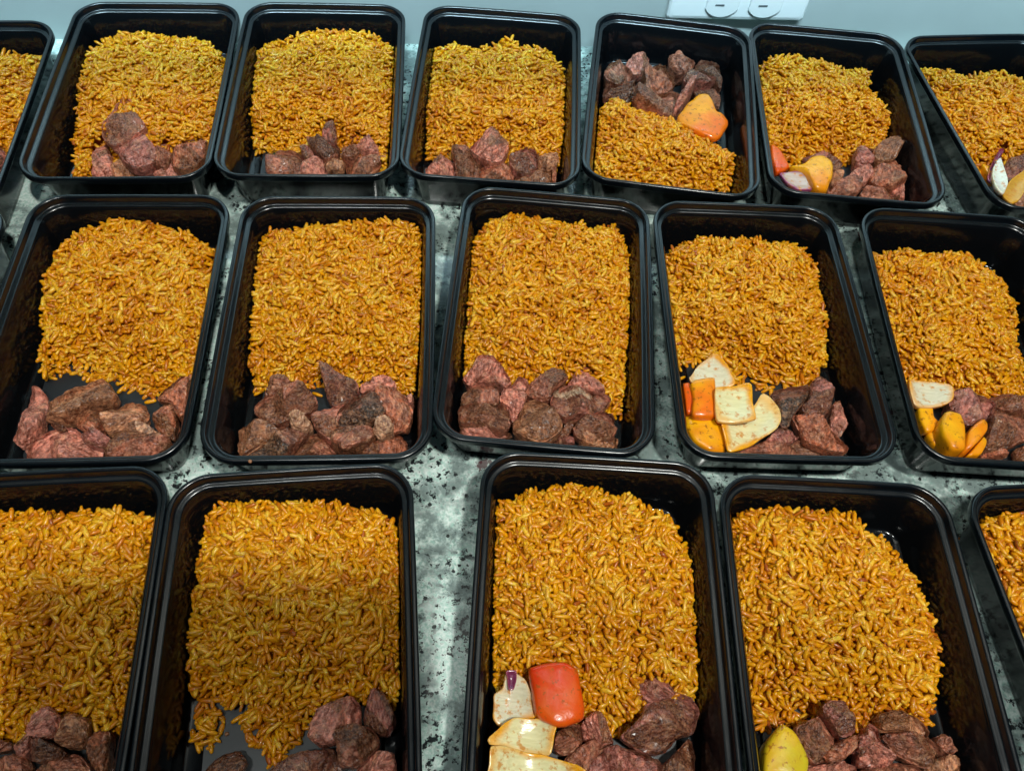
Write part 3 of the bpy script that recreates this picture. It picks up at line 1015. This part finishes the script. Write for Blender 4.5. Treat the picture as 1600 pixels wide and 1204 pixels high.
# crop origin and scale of the traced outlines; each entry: tone, mid height, outline
MEAT = {
    'A0': (0, 200, 20.07, [('purp', .09, [(-300, 650), (0, 640), (190, 770), (250, 860), (190, 1000), (-100, 1250), (-400, 1100)])]),
    'A1': (80, 130, 6.25, [
        ('red', .135, [(1200, 640), (1360, 540), (1530, 550), (1500, 720), (1400, 810), (1250, 840), (1160, 800)]),
        ('pink', .08, [(1000, 800), (1250, 820), (1360, 850), (1200, 930), (1000, 920)]),
        ('pink', .08, [(450, 640), (560, 610), (595, 750), (600, 910), (380, 920), (410, 720)]),
        ('tan', .07, [(600, 700), (760, 720), (830, 800), (790, 910), (600, 920), (570, 800)]),
        ('brown', .13, [(1060, 600), (1190, 605), (1180, 740), (1110, 830), (990, 790), (1000, 670)]),
        ('purp', .15, [(670, 570), (830, 505), (960, 580), (1040, 640), (990, 780), (880, 820), (760, 800), (630, 700)]),
        ('pink', .215, [(690, 155), (770, 160), (850, 320), (930, 420), (820, 500), (720, 560), (590, 610), (500, 520), (490, 420), (560, 310)])]),
    'A2': (390, 180, 6.25, [
        ('brown', .07, [(290, 340), (430, 345), (540, 400), (600, 470), (570, 600), (160, 600), (180, 450)]),
        ('pink', .05, [(500, 480), (700, 480), (800, 540), (760, 610), (500, 610)]),
        ('purp', .08, [(530, 320), (620, 360), (650, 430), (570, 460), (500, 390)]),
        ('red', .07, [(930, 460), (1100, 355), (1220, 390), (1310, 500), (1150, 590), (950, 590)]),
        ('tan', .09, [(770, 410), (890, 370), (935, 440), (920, 590), (780, 580), (720, 480)]),
        ('brown', .10, [(890, 310), (1060, 310), (1080, 370), (1000, 440), (910, 430)]),
        ('pink', .12, [(980, 230), (1080, 205), (1200, 260), (1370, 330), (1340, 405), (1200, 365), (1090, 330), (1000, 285)]),
        ('dark', .12, [(550, 200), (680, 225), (800, 235), (890, 310), (870, 395), (750, 435), (640, 345), (570, 275)]),
        ('purp', .15, [(755, 75), (835, 75), (850, 200), (825, 270), (715, 255), (710, 160)])]),
    'A3': (650, 190, 6.25, [
        ('tan', .06, [(970, 500), (1180, 470), (1310, 480), (1320, 620), (980, 610)]),
        ('red', .05, [(1320, 480), (1435, 470), (1440, 620), (1320, 620)]),
        ('pink', .06, [(40, 490), (200, 395), (320, 375), (405, 440), (410, 570), (200, 550)]),
        ('red', .07, [(600, 470), (800, 390), (910, 440), (970, 500), (960, 600), (580, 590)]),
        ('brown', .10, [(335, 270), (470, 235), (560, 320), (640, 370), (620, 560), (400, 550), (380, 400)]),
        ('pink', .135, [(515, 260), (620, 155), (700, 120), (900, 185), (915, 240), (835, 395), (700, 385), (600, 330)]),
        ('tan', .10, [(1170, 310), (1380, 315), (1395, 400), (1320, 480), (1190, 480)]),
        ('purp', .12, [(895, 400), (955, 300), (1090, 245), (1185, 300), (1195, 420), (1130, 500), (1000, 500)])]),
    'A4': (920, 60, 6.25, [
        ('dark', .06, [(55, 350), (150, 335), (160, 430), (90, 490), (45, 450)]),
        ('pink', .10, [(350, 260), (440, 165), (540, 120), (595, 230), (540, 340), (430, 360)]),
        ('brown', .11, [(150, 300), (220, 225), (340, 250), (425, 350), (400, 460), (270, 450), (140, 390)]),
        ('brown', .12, [(775, 180), (910, 105), (1045, 230), (1000, 330), (850, 360), (785, 300)]),
        ('dark', .10, [(1060, 225), (1150, 205), (1265, 250), (1305, 400), (1290, 495), (1200, 410), (1020, 335)]),
        ('dark', .10, [(80, 490), (230, 420), (430, 420), (480, 560), (380, 630), (230, 610), (60, 580)]),
        ('red', .14, [(530, 330), (730, 250), (805, 350), (860, 450), (750, 540), (560, 570), (510, 430)]),
        ('brown', .09, [(1040, 455), (1180, 475), (1285, 560), (1275, 690), (1200, 690), (1140, 570), (1030, 555)]),
        ('purp', .145, [(920, 345), (1100, 345), (1255, 380), (1180, 445), (940, 440)]),
        ('brown', .13, [(420, 560), (600, 570), (740, 530), (870, 515), (910, 640), (840, 770), (650, 740), (440, 680)]),
        ('pink', .155, [(980, 445), (1035, 470), (975, 580), (885, 675), (825, 725), (855, 600)])]),
    'A5': (1196, 190, 6.25, [
        ('brown', .05, [(610, 610), (780, 600), (900, 640), (900, 740), (610, 720)]),
        ('tan', .07, [(640, 450), (745, 480), (740, 590), (640, 640)]),
        ('purp', .09, [(350, 365), (520, 305), (650, 325), (750, 400), (735, 480), (640, 490), (600, 420), (480, 420)]),
        ('pink', .08, [(1240, 640), (1515, 615), (1515, 665), (1455, 770), (1330, 740), (1230, 690)]),
        ('brown', .08, [(930, 680), (1060, 590), (1230, 650), (1310, 760), (1150, 780), (920, 750)]),
        ('pink', .10, [(770, 590), (880, 450), (1030, 445), (1060, 540), (940, 620), (860, 630)]),
        ('red', .12, [(1040, 450), (1250, 385), (1330, 450), (1465, 605), (1250, 650), (1100, 630), (1010, 560)]),
        ('purp', .125, [(885, 250), (1010, 235), (1070, 290), (1070, 385), (950, 440), (880, 400)]),
        ('tan', .15, [(1090, 240), (1200, 155), (1300, 135), (1360, 200), (1325, 270), (1270, 365), (1110, 385), (1040, 300)])]),
    'A6': (1440, 200, 9.26, [
        ('purp', .10, [(1230, 470), (1420, 425), (1640, 410), (1680, 600), (1450, 700), (1280, 780), (1200, 680)]),
        ('tan', .06, [(1380, 960), (1600, 860), (1720, 1000), (1700, 1180), (1450, 1180), (1330, 1080)])]),
    'B1': (0, 560, 5, [
        ('dark', .05, [(420, 540), (500, 495), (570, 550), (480, 600)]),
        ('pink', .07, [(250, 205), (320, 230), (375, 320), (370, 440), (340, 560), (210, 680), (165, 700), (90, 630), (190, 470), (240, 330)]),
        ('red', .07, [(640, 430), (760, 385), (860, 430), (820, 560), (720, 610), (600, 540), (600, 480)]),
        ('tan', .08, [(850, 430), (1010, 325), (1140, 370), (1175, 480), (1080, 530), (950, 560), (850, 600), (815, 520)]),
        ('tan', .105, [(390, 330), (520, 250), (690, 200), (820, 155), (920, 280), (900, 345), (700, 395), (540, 500), (370, 495), (370, 430)]),
        ('red', .11, [(1270, 250), (1400, 150), (1560, 120), (1520, 260), (1480, 420), (1390, 460), (1340, 350), (1220, 330)]),
        ('red', .09, [(1200, 470), (1270, 345), (1360, 370), (1380, 480), (1350, 620), (1260, 590), (1190, 530)]),
        ('pink', .07, [(240, 650), (400, 565), (580, 535), (660, 610), (820, 680), (800, 800), (230, 830), (210, 720)]),
        ('brown', .08, [(870, 650), (1000, 565), (1200, 585), (1370, 640), (1210, 760), (1050, 810), (820, 800), (820, 700)]),
        ('purp', .105, [(630, 600), (740, 565), (875, 630), (820, 700), (660, 670)]),
        ('pale', .115, [(1000, 540), (1150, 515), (1265, 590), (1150, 605), (1010, 595)])]),
    'B2': (350, 550, 5, [
        ('brown', .09, [(320, 310), (400, 195), (480, 205), (550, 290), (450, 340), (330, 355)]),
        ('red', .07, [(1040, 760), (1200, 650), (1350, 635), (1445, 700), (1410, 800), (1250, 840), (1000, 840)]),
        ('pink', .09, [(1070, 250), (1200, 220), (1340, 215), (1355, 290), (1200, 320), (1070, 320)]),
        ('pink', .09, [(1430, 370), (1490, 345), (1510, 430), (1450, 460)]),
        ('brown', .07, [(490, 780), (620, 650), (760, 635), (870, 740), (870, 840), (470, 840)]),
        ('tan', .08, [(115, 600), (260, 545), (380, 585), (460, 640), (300, 730), (130, 830), (95, 740)]),
        ('brown', .12, [(310, 345), (470, 305), (640, 275), (735, 370), (700, 455), (560, 510), (390, 570), (245, 490), (230, 430)]),
        ('char', .10, [(160, 780), (320, 690), (520, 600), (640, 520), (695, 580), (610, 690), (480, 830), (130, 840)]),
        ('purp', .12, [(735, 95), (800, 95), (860, 165), (1040, 235), (1050, 310), (960, 380), (850, 430), (805, 370), (785, 260)]),
        ('red', .11, [(1200, 300), (1330, 275), (1440, 365), (1515, 470), (1440, 600), (1300, 630), (1190, 530), (1180, 400)]),
        ('pale', .13, [(520, 510), (630, 490), (690, 560), (640, 615), (530, 595)]),
        ('pink', .12, [(685, 500), (740, 450), (900, 410), (970, 430), (890, 570), (860, 700), (740, 630), (695, 560)]),
        ('brown', .12, [(840, 600), (1000, 590), (1160, 590), (1180, 690), (1060, 770), (940, 810), (830, 710)]),
        ('char', .155, [(980, 370), (1120, 305), (1225, 350), (1275, 450), (1200, 510), (1100, 570), (1000, 610), (865, 560), (895, 450)]),
        ('pale', .14, [(1195, 540), (1280, 515), (1335, 620), (1220, 690), (1160, 610)])]),
    'B3': (690, 540, 5, [
        ('purp', .04, [(860, 740), (930, 695), (1040, 740), (1030, 800), (870, 790)]),
        ('tan', .06, [(1070, 710), (1200, 740), (1380, 700), (1370, 800), (1100, 810)]),
        ('pink', .07, [(140, 600), (300, 595), (480, 655), (560, 700), (420, 740), (150, 700)]),
        ('brown', .06, [(910, 690), (1000, 595), (1080, 530), (1130, 525), (1040, 640), (960, 750), (865, 725)]),
        ('brown', .10, [(340, 285), (420, 300), (455, 400), (440, 470), (250, 480), (145, 450), (145, 390), (260, 310)]),
        ('pink', .12, [(995, 290), (1060, 175), (1130, 165), (1225, 270), (1275, 370), (1250, 400), (1130, 360), (990, 320)]),
        ('brown', .125, [(115, 475), (270, 435), (440, 435), (525, 500), (535, 625), (480, 665), (300, 605), (135, 600)]),
        ('pink', .14, [(300, 65), (400, 75), (480, 150), (545, 270), (500, 315), (440, 275), (320, 280), (210, 315), (155, 250), (240, 160)]),
        ('pink', .11, [(610, 225), (685, 270), (665, 420), (595, 560), (550, 605), (505, 480), (445, 420), (495, 330), (560, 300)]),
        ('brown', .13, [(675, 300), (800, 225), (870, 165), (950, 195), (985, 260), (930, 320), (865, 360), (845, 445), (760, 430), (645, 375)]),
        ('tan', .125, [(595, 575), (645, 435), (720, 415), (830, 465), (945, 590), (935, 665), (800, 760), (690, 740), (555, 660), (555, 600)]),
        ('fat', .145, [(865, 370), (960, 305), (1100, 335), (1250, 375), (1335, 405), (1285, 495), (1170, 535), (1050, 525), (960, 560), (875, 505), (845, 430)]),
        ('brown', .105, [(1025, 630), (1150, 535), (1250, 505), (1345, 525), (1355, 610), (1385, 640), (1355, 710), (1200, 750), (1080, 730), (1035, 695)])]),
    'B4': (1050, 540, 5, [
        ('brown', .05, [(450, 850), (700, 760), (860, 740), (1000, 730), (1210, 820), (1220, 890), (900, 900)]),
        ('pink', .08, [(1265, 450), (1340, 430), (1390, 500), (1375, 590), (1425, 640), (1310, 720), (1215, 690), (1225, 560)]),
        ('purp', .07, [(710, 770), (850, 620), (930, 675), (1000, 720), (900, 780)]),
        ('char', .11, [(770, 370), (900, 325), (1060, 295), (1085, 370), (1045, 440), (950, 540), (910, 640), (845, 630), (825, 500)]),
        ('purp', .12, [(1085, 290), (1160, 225), (1245, 310), (1255, 440), (1200, 610), (1060, 570), (1005, 480), (1065, 420)]),
        ('red', .09, [(925, 540), (1100, 560), (1210, 635), (1300, 725), (1400, 790), (1370, 835), (1200, 810), (1050, 750), (985, 660)])]),
    'B5': (1400, 570, 7.525, [
        ('red', .04, [(990, 1010), (1100, 1010), (1260, 1080), (1240, 1120), (1000, 1110)]),
        ('brown', .08, [(1090, 390), (1300, 335), (1600, 380), (1650, 570), (1350, 580), (1180, 490)]),
        ('red', .05, [(1380, 1000), (1560, 920), (1680, 1000), (1650, 1150), (1400, 1150)]),
        ('brown', .10, [(1050, 650), (1190, 530), (1400, 550), (1640, 600), (1600, 860), (1330, 970), (1180, 1000), (1030, 990), (1030, 830)]),
        ('purp', .13, [(630, 330), (780, 285), (960, 345), (1185, 430), (1190, 560), (1080, 650), (850, 720), (700, 610), (620, 500)])]),
    'C0': (0, 1080, 8, [
        ('dark', .07, [(-200, 560), (0, 590), (150, 640), (190, 710), (0, 770), (-200, 760)]),
        ('red', .09, [(1150, 500), (1280, 445), (1390, 530), (1380, 700), (1330, 1050), (1180, 1000), (1100, 750)]),
        ('tan', .12, [(750, 420), (830, 265), (960, 275), (1120, 340), (1110, 560), (1060, 690), (850, 710), (690, 650), (720, 520)]),
        ('pink', .13, [(455, 300), (600, 175), (765, 300), (750, 560), (600, 610), (450, 570), (310, 610), (380, 450)]),
        ('brown', .08, [(-150, 840), (0, 810), (200, 785), (350, 850), (400, 1000), (350, 1150), (-150, 1150)]),
        ('brown', .09, [(440, 950), (800, 820), (950, 775), (1110, 900), (1150, 1150), (450, 1150)]),
        ('pink', .12, [(185, 700), (330, 565), (455, 560), (410, 720), (330, 840), (235, 800)]),
        ('dark', .125, [(410, 600), (580, 590), (760, 710), (840, 780), (740, 870), (500, 910), (370, 840)])]),
    'C1': (290, 1054, 4.571, [
        ('dark', .06, [(100, 720), (240, 575), (380, 535), (445, 620), (410, 700), (380, 820), (80, 820)]),
        ('pink', .11, [(885, 350), (950, 235), (1090, 165), (1180, 145), (1255, 230), (1245, 390), (1080, 490), (950, 520), (870, 460)]),
        ('purp', .10, [(1335, 85), (1400, 125), (1505, 270), (1505, 370), (1450, 445), (1370, 435), (1275, 370), (1285, 220)]),
        ('purp', .09, [(570, 700), (780, 555), (1050, 515), (1100, 600), (1150, 800), (600, 830)]),
        ('pink', .11, [(1230, 620), (1360, 525), (1490, 565), (1530, 700), (1500, 830), (1200, 830)]),
        ('brown', .16, [(1075, 360), (1190, 335), (1320, 385), (1390, 450), (1365, 525), (1230, 660), (1100, 660), (1070, 480), (1045, 440)])]),
    'C2': (745, 1020, 4.494, [
        ('brown', .07, [(1280, 800), (1400, 690), (1500, 590), (1550, 780), (1500, 960), (1290, 960)]),
        ('purp', .14, [(1120, 200), (1240, 165), (1385, 205), (1390, 300), (1200, 390), (1130, 310)]),
        ('pink', .09, [(730, 480), (850, 415), (915, 470), (960, 630), (850, 650), (740, 610)]),
        ('purp', .10, [(770, 740), (950, 630), (1100, 680), (1310, 760), (1300, 960), (750, 960)]),
        ('brown', .10, [(610, 740), (760, 630), (900, 550), (970, 650), (810, 750), (770, 860), (650, 850)]),
        ('brown', .10, [(550, 560), (700, 490), (750, 590), (710, 700), (600, 720), (520, 660)]),
        ('purp', .135, [(995, 590), (1130, 470), (1195, 355), (1350, 260), (1500, 325), (1570, 400), (1530, 570), (1420, 600), (1300, 720), (1150, 690)])]),
    'C3': (1170, 1070, 4.494, [
        ('tan', .07, [(1230, 560), (1400, 480), (1500, 530), (1560, 660), (1500, 760), (1230, 760)]),
        ('brown', .06, [(1280, 380), (1360, 345), (1435, 480), (1370, 510)]),
        ('brown', .09, [(920, 350), (1100, 325), (1290, 380), (1380, 480), (1330, 580), (1200, 580), (1020, 480)]),
        ('tan', .11, [(910, 200), (1050, 165), (1180, 225), (1260, 320), (1260, 380), (1100, 335), (920, 320)]),
        ('purp', .10, [(765, 335), (830, 350), (860, 430), (780, 510), (735, 450)]),
        ('pink', .12, [(835, 265), (905, 300), (940, 400), (1000, 470), (1020, 530), (900, 590), (775, 570), (775, 480), (850, 400)]),
        ('brown', .12, [(330, 280), (480, 225), (545, 215), (630, 340), (650, 410), (570, 530), (460, 560), (390, 470), (330, 370)]),
        ('red', .12, [(505, 490), (620, 390), (755, 350), (750, 430), (650, 530), (550, 550)]),
        ('purp', .175, [(525, 140), (590, 95), (690, 125), (745, 240), (745, 355), (640, 370), (585, 280), (525, 200)]),
        ('pink', .08, [(340, 560), (500, 555), (650, 530), (750, 590), (760, 760), (330, 760)]),
        ('brown', .09, [(770, 590), (1000, 535), (1210, 580), (1220, 760), (770, 760)])]),
}
ORA = ((.86, .36, .003), (.84, .165, .003))
YEL = ((.88, .45, .004), (.84, .29, .003))
YGR = ((.78, .52, .015), (.62, .50, .02))
REDP = ((.70, .026, .004), (.78, .085, .004))
ORR = ((.80, .115, .004), (.74, .07, .004))
ONW = ((.74, .68, .50), (.82, .33, .008))
ONC = ((.80, .73, .42), (.86, .37, .006))
ONP = ((.60, .50, .46), (.30, .06, .16))
ONA = ((.66, .36, .05), (.68, .34, .03))
ONV = ((.20, .03, .09), (.26, .04, .10))
# container: list of (kind, tone, height, top, bottom, outline, label)
VEG = {
    'A4': [('pepper', ORA, .175, .02, .05, [(850, 765), (960, 640), (1060, 565), (1150, 565), (1200, 640), (1250, 740), (1320, 735), (1375, 810), (1290, 980), (1210, 1005), (1060, 945), (990, 895)],
            "orange pepper square beside the steak, back row")],
    'A5': [('pepper', ORR, .10, .02, .05, [(40, 250), (120, 285), (235, 460), (180, 510), (90, 530), (50, 400)], "orange-red pepper piece in the front left corner, back row"),
           ('pepper', YEL, .125, .03, .09, [(215, 440), (350, 435), (430, 375), (550, 360), (645, 430), (635, 560), (600, 700), (470, 700), (380, 510)], "folded yellow pepper piece beside purple onion, back row"),
           ('onion', ONP, .11, .015, .03, [(120, 520), (240, 485), (350, 495), (455, 580), (475, 670), (320, 680), (190, 620)], "purple-edged onion petal in the front corner, back row")],
    'A6': [('pepper', YEL, .07, .02, .04, [(820, 540), (960, 590), (1010, 700), (1030, 860), (930, 750)], "small yellow pepper corner beside the white onion crescent"),
           ('onion', ONV, .12, .01, .02, [(1130, 290), (1195, 320), (1130, 440), (1050, 600), (1020, 830), (940, 760), (970, 600), (1060, 420)], "thin purple onion skin edge left of the white crescent"),
           ('onion', ((.80, .82, .74), (.80, .80, .68)), .14, .012, .03, [(1120, 420), (1160, 560), (1255, 790), (1165, 1000), (1040, 890), (1005, 720), (1035, 560)], "white onion crescent at the right end, back row"),
           ('onion', ONA, .12, .012, .03, [(1640, 520), (1480, 600), (1270, 760), (1165, 930), (1160, 1000), (1300, 1100), (1400, 1080), (1500, 900), (1660, 800)], "amber onion strip at the far right, back row")],
    'B4': [('pepper', ORR, .09, .02, .06, [(40, 305), (130, 305), (185, 420), (175, 560), (95, 550), (55, 430)], "small orange pepper piece against the container wall, middle row"),
           ('pepper', YEL, .075, .02, .05, [(85, 540), (200, 575), (330, 585), (405, 680), (440, 850), (300, 850), (160, 760), (100, 640)], "glossy yellow pepper piece in the front corner under onions, middle row"),
           ('onion', ONW, .11, .012, .03, [(320, 55), (380, 105), (455, 220), (505, 320), (420, 340), (250, 350), (95, 310), (205, 160)], "triangular onion petal leaning on the rice, middle row"),
           ('pepper', ORA, .125, .02, .05, [(135, 300), (325, 255), (335, 340), (325, 400), (345, 575), (230, 585), (150, 570), (155, 400)], "orange pepper rectangle left of the square onion, middle row"),
           ('onion', ONC, .115, .012, .03, [(365, 600), (520, 560), (640, 470), (700, 375), (765, 405), (835, 515), (850, 600), (785, 685), (600, 795), (435, 840), (410, 760)], "large curved onion petal under the square one, middle row"),
           ('onion', ONC, .165, .014, .035, [(315, 345), (450, 325), (590, 298), (620, 315), (640, 450), (642, 595), (600, 605), (450, 605), (345, 595), (320, 450)], "square white onion piece on top, middle row")],
    'B5': [('pepper', YEL, .07, .02, .05, [(335, 830), (500, 730), (560, 980), (600, 1080), (420, 980)], "flat yellow pepper piece lying lowest in the corner, middle row"),
           ('pepper', YEL, .09, .02, .06, [(220, 510), (400, 500), (415, 650), (490, 710), (430, 810), (330, 830), (260, 700)], "yellow pepper piece under the pinkish onion, middle row"),
           ('onion', ONW, .125, .014, .04, [(110, 195), (400, 185), (640, 255), (625, 430), (560, 490), (420, 515), (200, 505), (140, 330)], "pinkish white onion piece against the left wall, middle row"),
           ('pepper', YEL, .10, .025, .08, [(870, 1010), (960, 900), (1010, 835), (1045, 900), (1025, 990), (960, 1100), (800, 1100)], "yellow pepper end at the front rim beside steak, middle row"),
           ('pepper', ORA, .125, .03, .09, [(790, 850), (900, 715), (1000, 655), (1045, 700), (1035, 800), (950, 910), (850, 1040), (765, 1050)], "slanting orange pepper strip beside steak, middle row"),
           ('pepper', YEL, .14, .035, .12, [(560, 585), (720, 585), (760, 700), (775, 900), (775, 1060), (600, 1050), (515, 880), (485, 720)], "upright yellow pepper strip, tallest of the pepper pieces, middle row")],
    'C2': [('onion', ONW, .115, .02, .05, [(200, 135), (270, 125), (345, 180), (385, 290), (420, 450), (300, 500), (150, 540), (95, 480), (60, 380), (105, 290), (180, 250)], "onion petal with a purple tip left of the red pepper"),
           ('pepper', REDP, .165, .03, .09, [(365, 120), (470, 80), (620, 70), (705, 120), (725, 260), (755, 400), (745, 475), (590, 525), (420, 460), (382, 280)], "bright red pepper square in the front row"),
           ('onion', ONC, .155, .014, .04, [(75, 615), (180, 505), (270, 450), (430, 450), (540, 425), (565, 500), (535, 620), (512, 730), (420, 715), (90, 655)], "pointed cream onion piece below the red pepper"),
           ('onion', ONC, .17, .014, .05, [(55, 665), (180, 660), (450, 705), (745, 805), (800, 950), (400, 1000), (20, 950)], "cream onion slab at the bottom picture edge")],
    'C3': [('pepper', YGR, .10, .03, .09, [(95, 420), (210, 275), (310, 345), (375, 450), (405, 550), (395, 700), (80, 720), (88, 500)], "yellow-green pepper wedge in the front row")],
}


def traced(c, ox, oy, sc, z, poly):
    out = []
    hw, hl = half_at(max(0, z - .05))
    x, y, a = CONT[c]
    for px, py in poly:
        q = to_local(c, ray_to_z(ox + px / sc, oy + py / sc, FL + z))
        q = np.clip(q, (-hw + .012, -hl + .012), (hw - .012, hl - .012))
        ca, sa = math.cos(a), math.sin(a)
        out.append((x + q[0] * ca - q[1] * sa, y + q[0] * sa + q[1] * ca))
    return out


COVER = {}
for c, (ox, oy, sc, lst) in MEAT.items():
    COVER[c] = [(to_local(c, traced(c, ox, oy, sc, z, poly)), z) for tone, z, poly in lst]
    COVER[c] += [(to_local(c, traced(c, ox, oy, sc, q[2], q[5])), q[2] - .005) for q in VEG.get(c, [])]
for c, spec in RICE.items():
    o = make_rice(c, spec)
    tag(o, RLAB[c], "rice", "portions of orange rice in the containers", 'stuff')

# rice clump lying apart on the floor of the front row container
CL = make_rice('C1', [(306, 1100, .02), (335, 1098, .02), (346, 1108, .03), (340, 1140, .03), (328, 1162, .02), (300, 1158, .02), (308, 1128, .03)], .045)
tag(CL, "small separate clump of orange rice on bare floor at left, front row", "rice", kind='stuff')



seed = 11
for c, (ox, oy, sc, lst) in MEAT.items():
    order = sorted(range(len(lst)), key=lambda i: sum(p[0] for p in lst[i][2]) / len(lst[i][2]))
    rank = {i: r for r, i in enumerate(order)}
    for i, (tone, z, poly) in enumerate(lst):
        seed += 3
        pts = traced(c, ox, oy, sc, z, poly)
        o = piece("steak_piece", pts, FL + z, .040, min(z - .001, .13), 'meat', tone, seed, M_MEAT)
        if len(lst) == 1:
            lab = LOOK[tone] + " steak piece at the left picture edge, back row"
        else:
            r = rank[i]
            pos = "rightmost" if r == len(lst) - 1 else (ORD[r] if r == 0 else ORD[r] + " from left")
            lab = f"{LOOK[tone]} steak piece, {pos}, in the {cphrase(c)}"
        tag(o, lab, "steak piece", "cut steak pieces in the containers")
for c, lst in VEG.items():
    ox, oy, sc = MEAT[c][:3]
    for kind, tone, z, top, bot, poly, lab in lst:
        seed += 3
        pts = traced(c, ox, oy, sc, z, poly)
        o = piece(kind + "_piece", pts, FL + z, top, bot, kind, tone, seed, M_PEP if kind == 'pepper' else M_ON)
        tag(o, lab, kind, kind + " pieces among the steak")
        if 'purple tip' in lab:
            tp = traced(c, ox, oy, sc, z + .02, [(205, 128), (275, 125), (280, 190), (262, 262), (222, 262), (215, 190)])
            q = piece("purple_edge", tp, FL + z + .02, .012, .03, kind, ONV, seed + 1, M_ON)
            q.location = q.location - o.location
            q.parent = o

# ------------------------------------------------------------------ loose grains and crumbs
LOOSE = [('B1', 190, 608, 60, "loose rice grain above the upright tip of the pinkish strip, second container, middle row"),
         ('B1', 235, 627, 20, "loose rice grain beside the right steak heap, second container, middle row"),
         ('B2', 496, 616, -15, "loose rice grain between two steak heaps on the bare floor, third container, middle row"),
         ('B4', 1064, 591, 30, "loose rice grain left of the triangular onion, fifth container, middle row"),
         ('B4', 1180, 598, -30, "loose rice grain above the square onion, fifth container, middle row"),
         ('B4', 1200, 607, -20, "loose rice grain nearest the blackened steak, fifth container, middle row"),
         ('C1', 361, 1103, 25, "loose rice grain right of the separate clump, upper one, front row"),
         ('C1', 371, 1122, 40, "loose rice grain right of the separate clump, lower one, front row"),
         ('C1', 309, 1165, -60, "lowest loose rice grain below the separate clump, front row"),
         ('C1', 386, 1148, -70, "loose reddish rice grain left of the spilled tongue, front row"),
         ('C3', 1183, 1121, 80, "short loose rice grain by the left wall above the yellow pepper wedge"),
         ('C3', 1201, 1128, 0, "long loose rice grain just above the yellow pepper wedge")]
for c, px, py, ang, lab in LOOSE:
    q = ray_to_z(px, py, FL + .02)
    ln = .034 if 'short' in lab else .058
    o = build_grains("rice_grain", [(HI[:1], np.array([[0, 0, .0105]]), np.array([math.radians(ang)]), np.zeros(1), np.array([ln]), np.array([.0105]),
                                     np.array([.2 if 'reddish' in lab else .72]))], None, M_RICE, (q[0] * S, q[1] * S, -.2915 * S), 0)
    tag(o, lab, "rice grain", "loose rice grains on the container floors")
M_CRUMB = simple("spice_crumb_brown", (0.30, 0.13, 0.06), 0.5)
CR_ = [(391, 721, -.0005, "pale crumb on the front rim of the container with charred steak"), (355, 1146, -.291, "reddish crumb on the bare floor right of the separate rice clump"),
       (373, 617, -.06, "tiny crumb on the left inner wall beside the charred steak heap"), (1119, 903, -.0005, "brown crumb on the rim between the red pepper and yellow pepper containers"),
       (1480, 1053, -.0005, "brown crumb on the right rim near the big rounded rice heap")]
for k, (px, py, z, lab) in enumerate(CR_[:2]):
    q = ray_to_z(px, py, z)
    r_ = random.Random(k)
    vs, fs = [], []
    n_ = 7
    for j, zz in enumerate((0, .004, .008)):
        for i in range(n_):
            a = 6.283 * i / n_
            rr_ = (.008, .009, .005)[j] * r_.uniform(.7, 1.25)
            vs.append((rr_ * math.cos(a) * S, rr_ * math.sin(a) * S, zz * S))
    for j in range(2):
        for i in range(n_):
            fs.append((j * n_ + i, j * n_ + (i + 1) % n_, (j + 1) * n_ + (i + 1) % n_, (j + 1) * n_ + i))
    fs += [tuple(range(n_))[::-1], tuple(2 * n_ + i for i in range(n_))]
    o = mesh_obj("food_crumb", vs, fs, M_CRUMB, None, True, (q[0] * S, q[1] * S, z * S))
    tag(o, lab, "crumb", "food crumbs")
print("tris", sum(len(o.data.polygons) for o in bpy.data.objects if o.type == 'MESH'), "objects", len(bpy.data.objects))
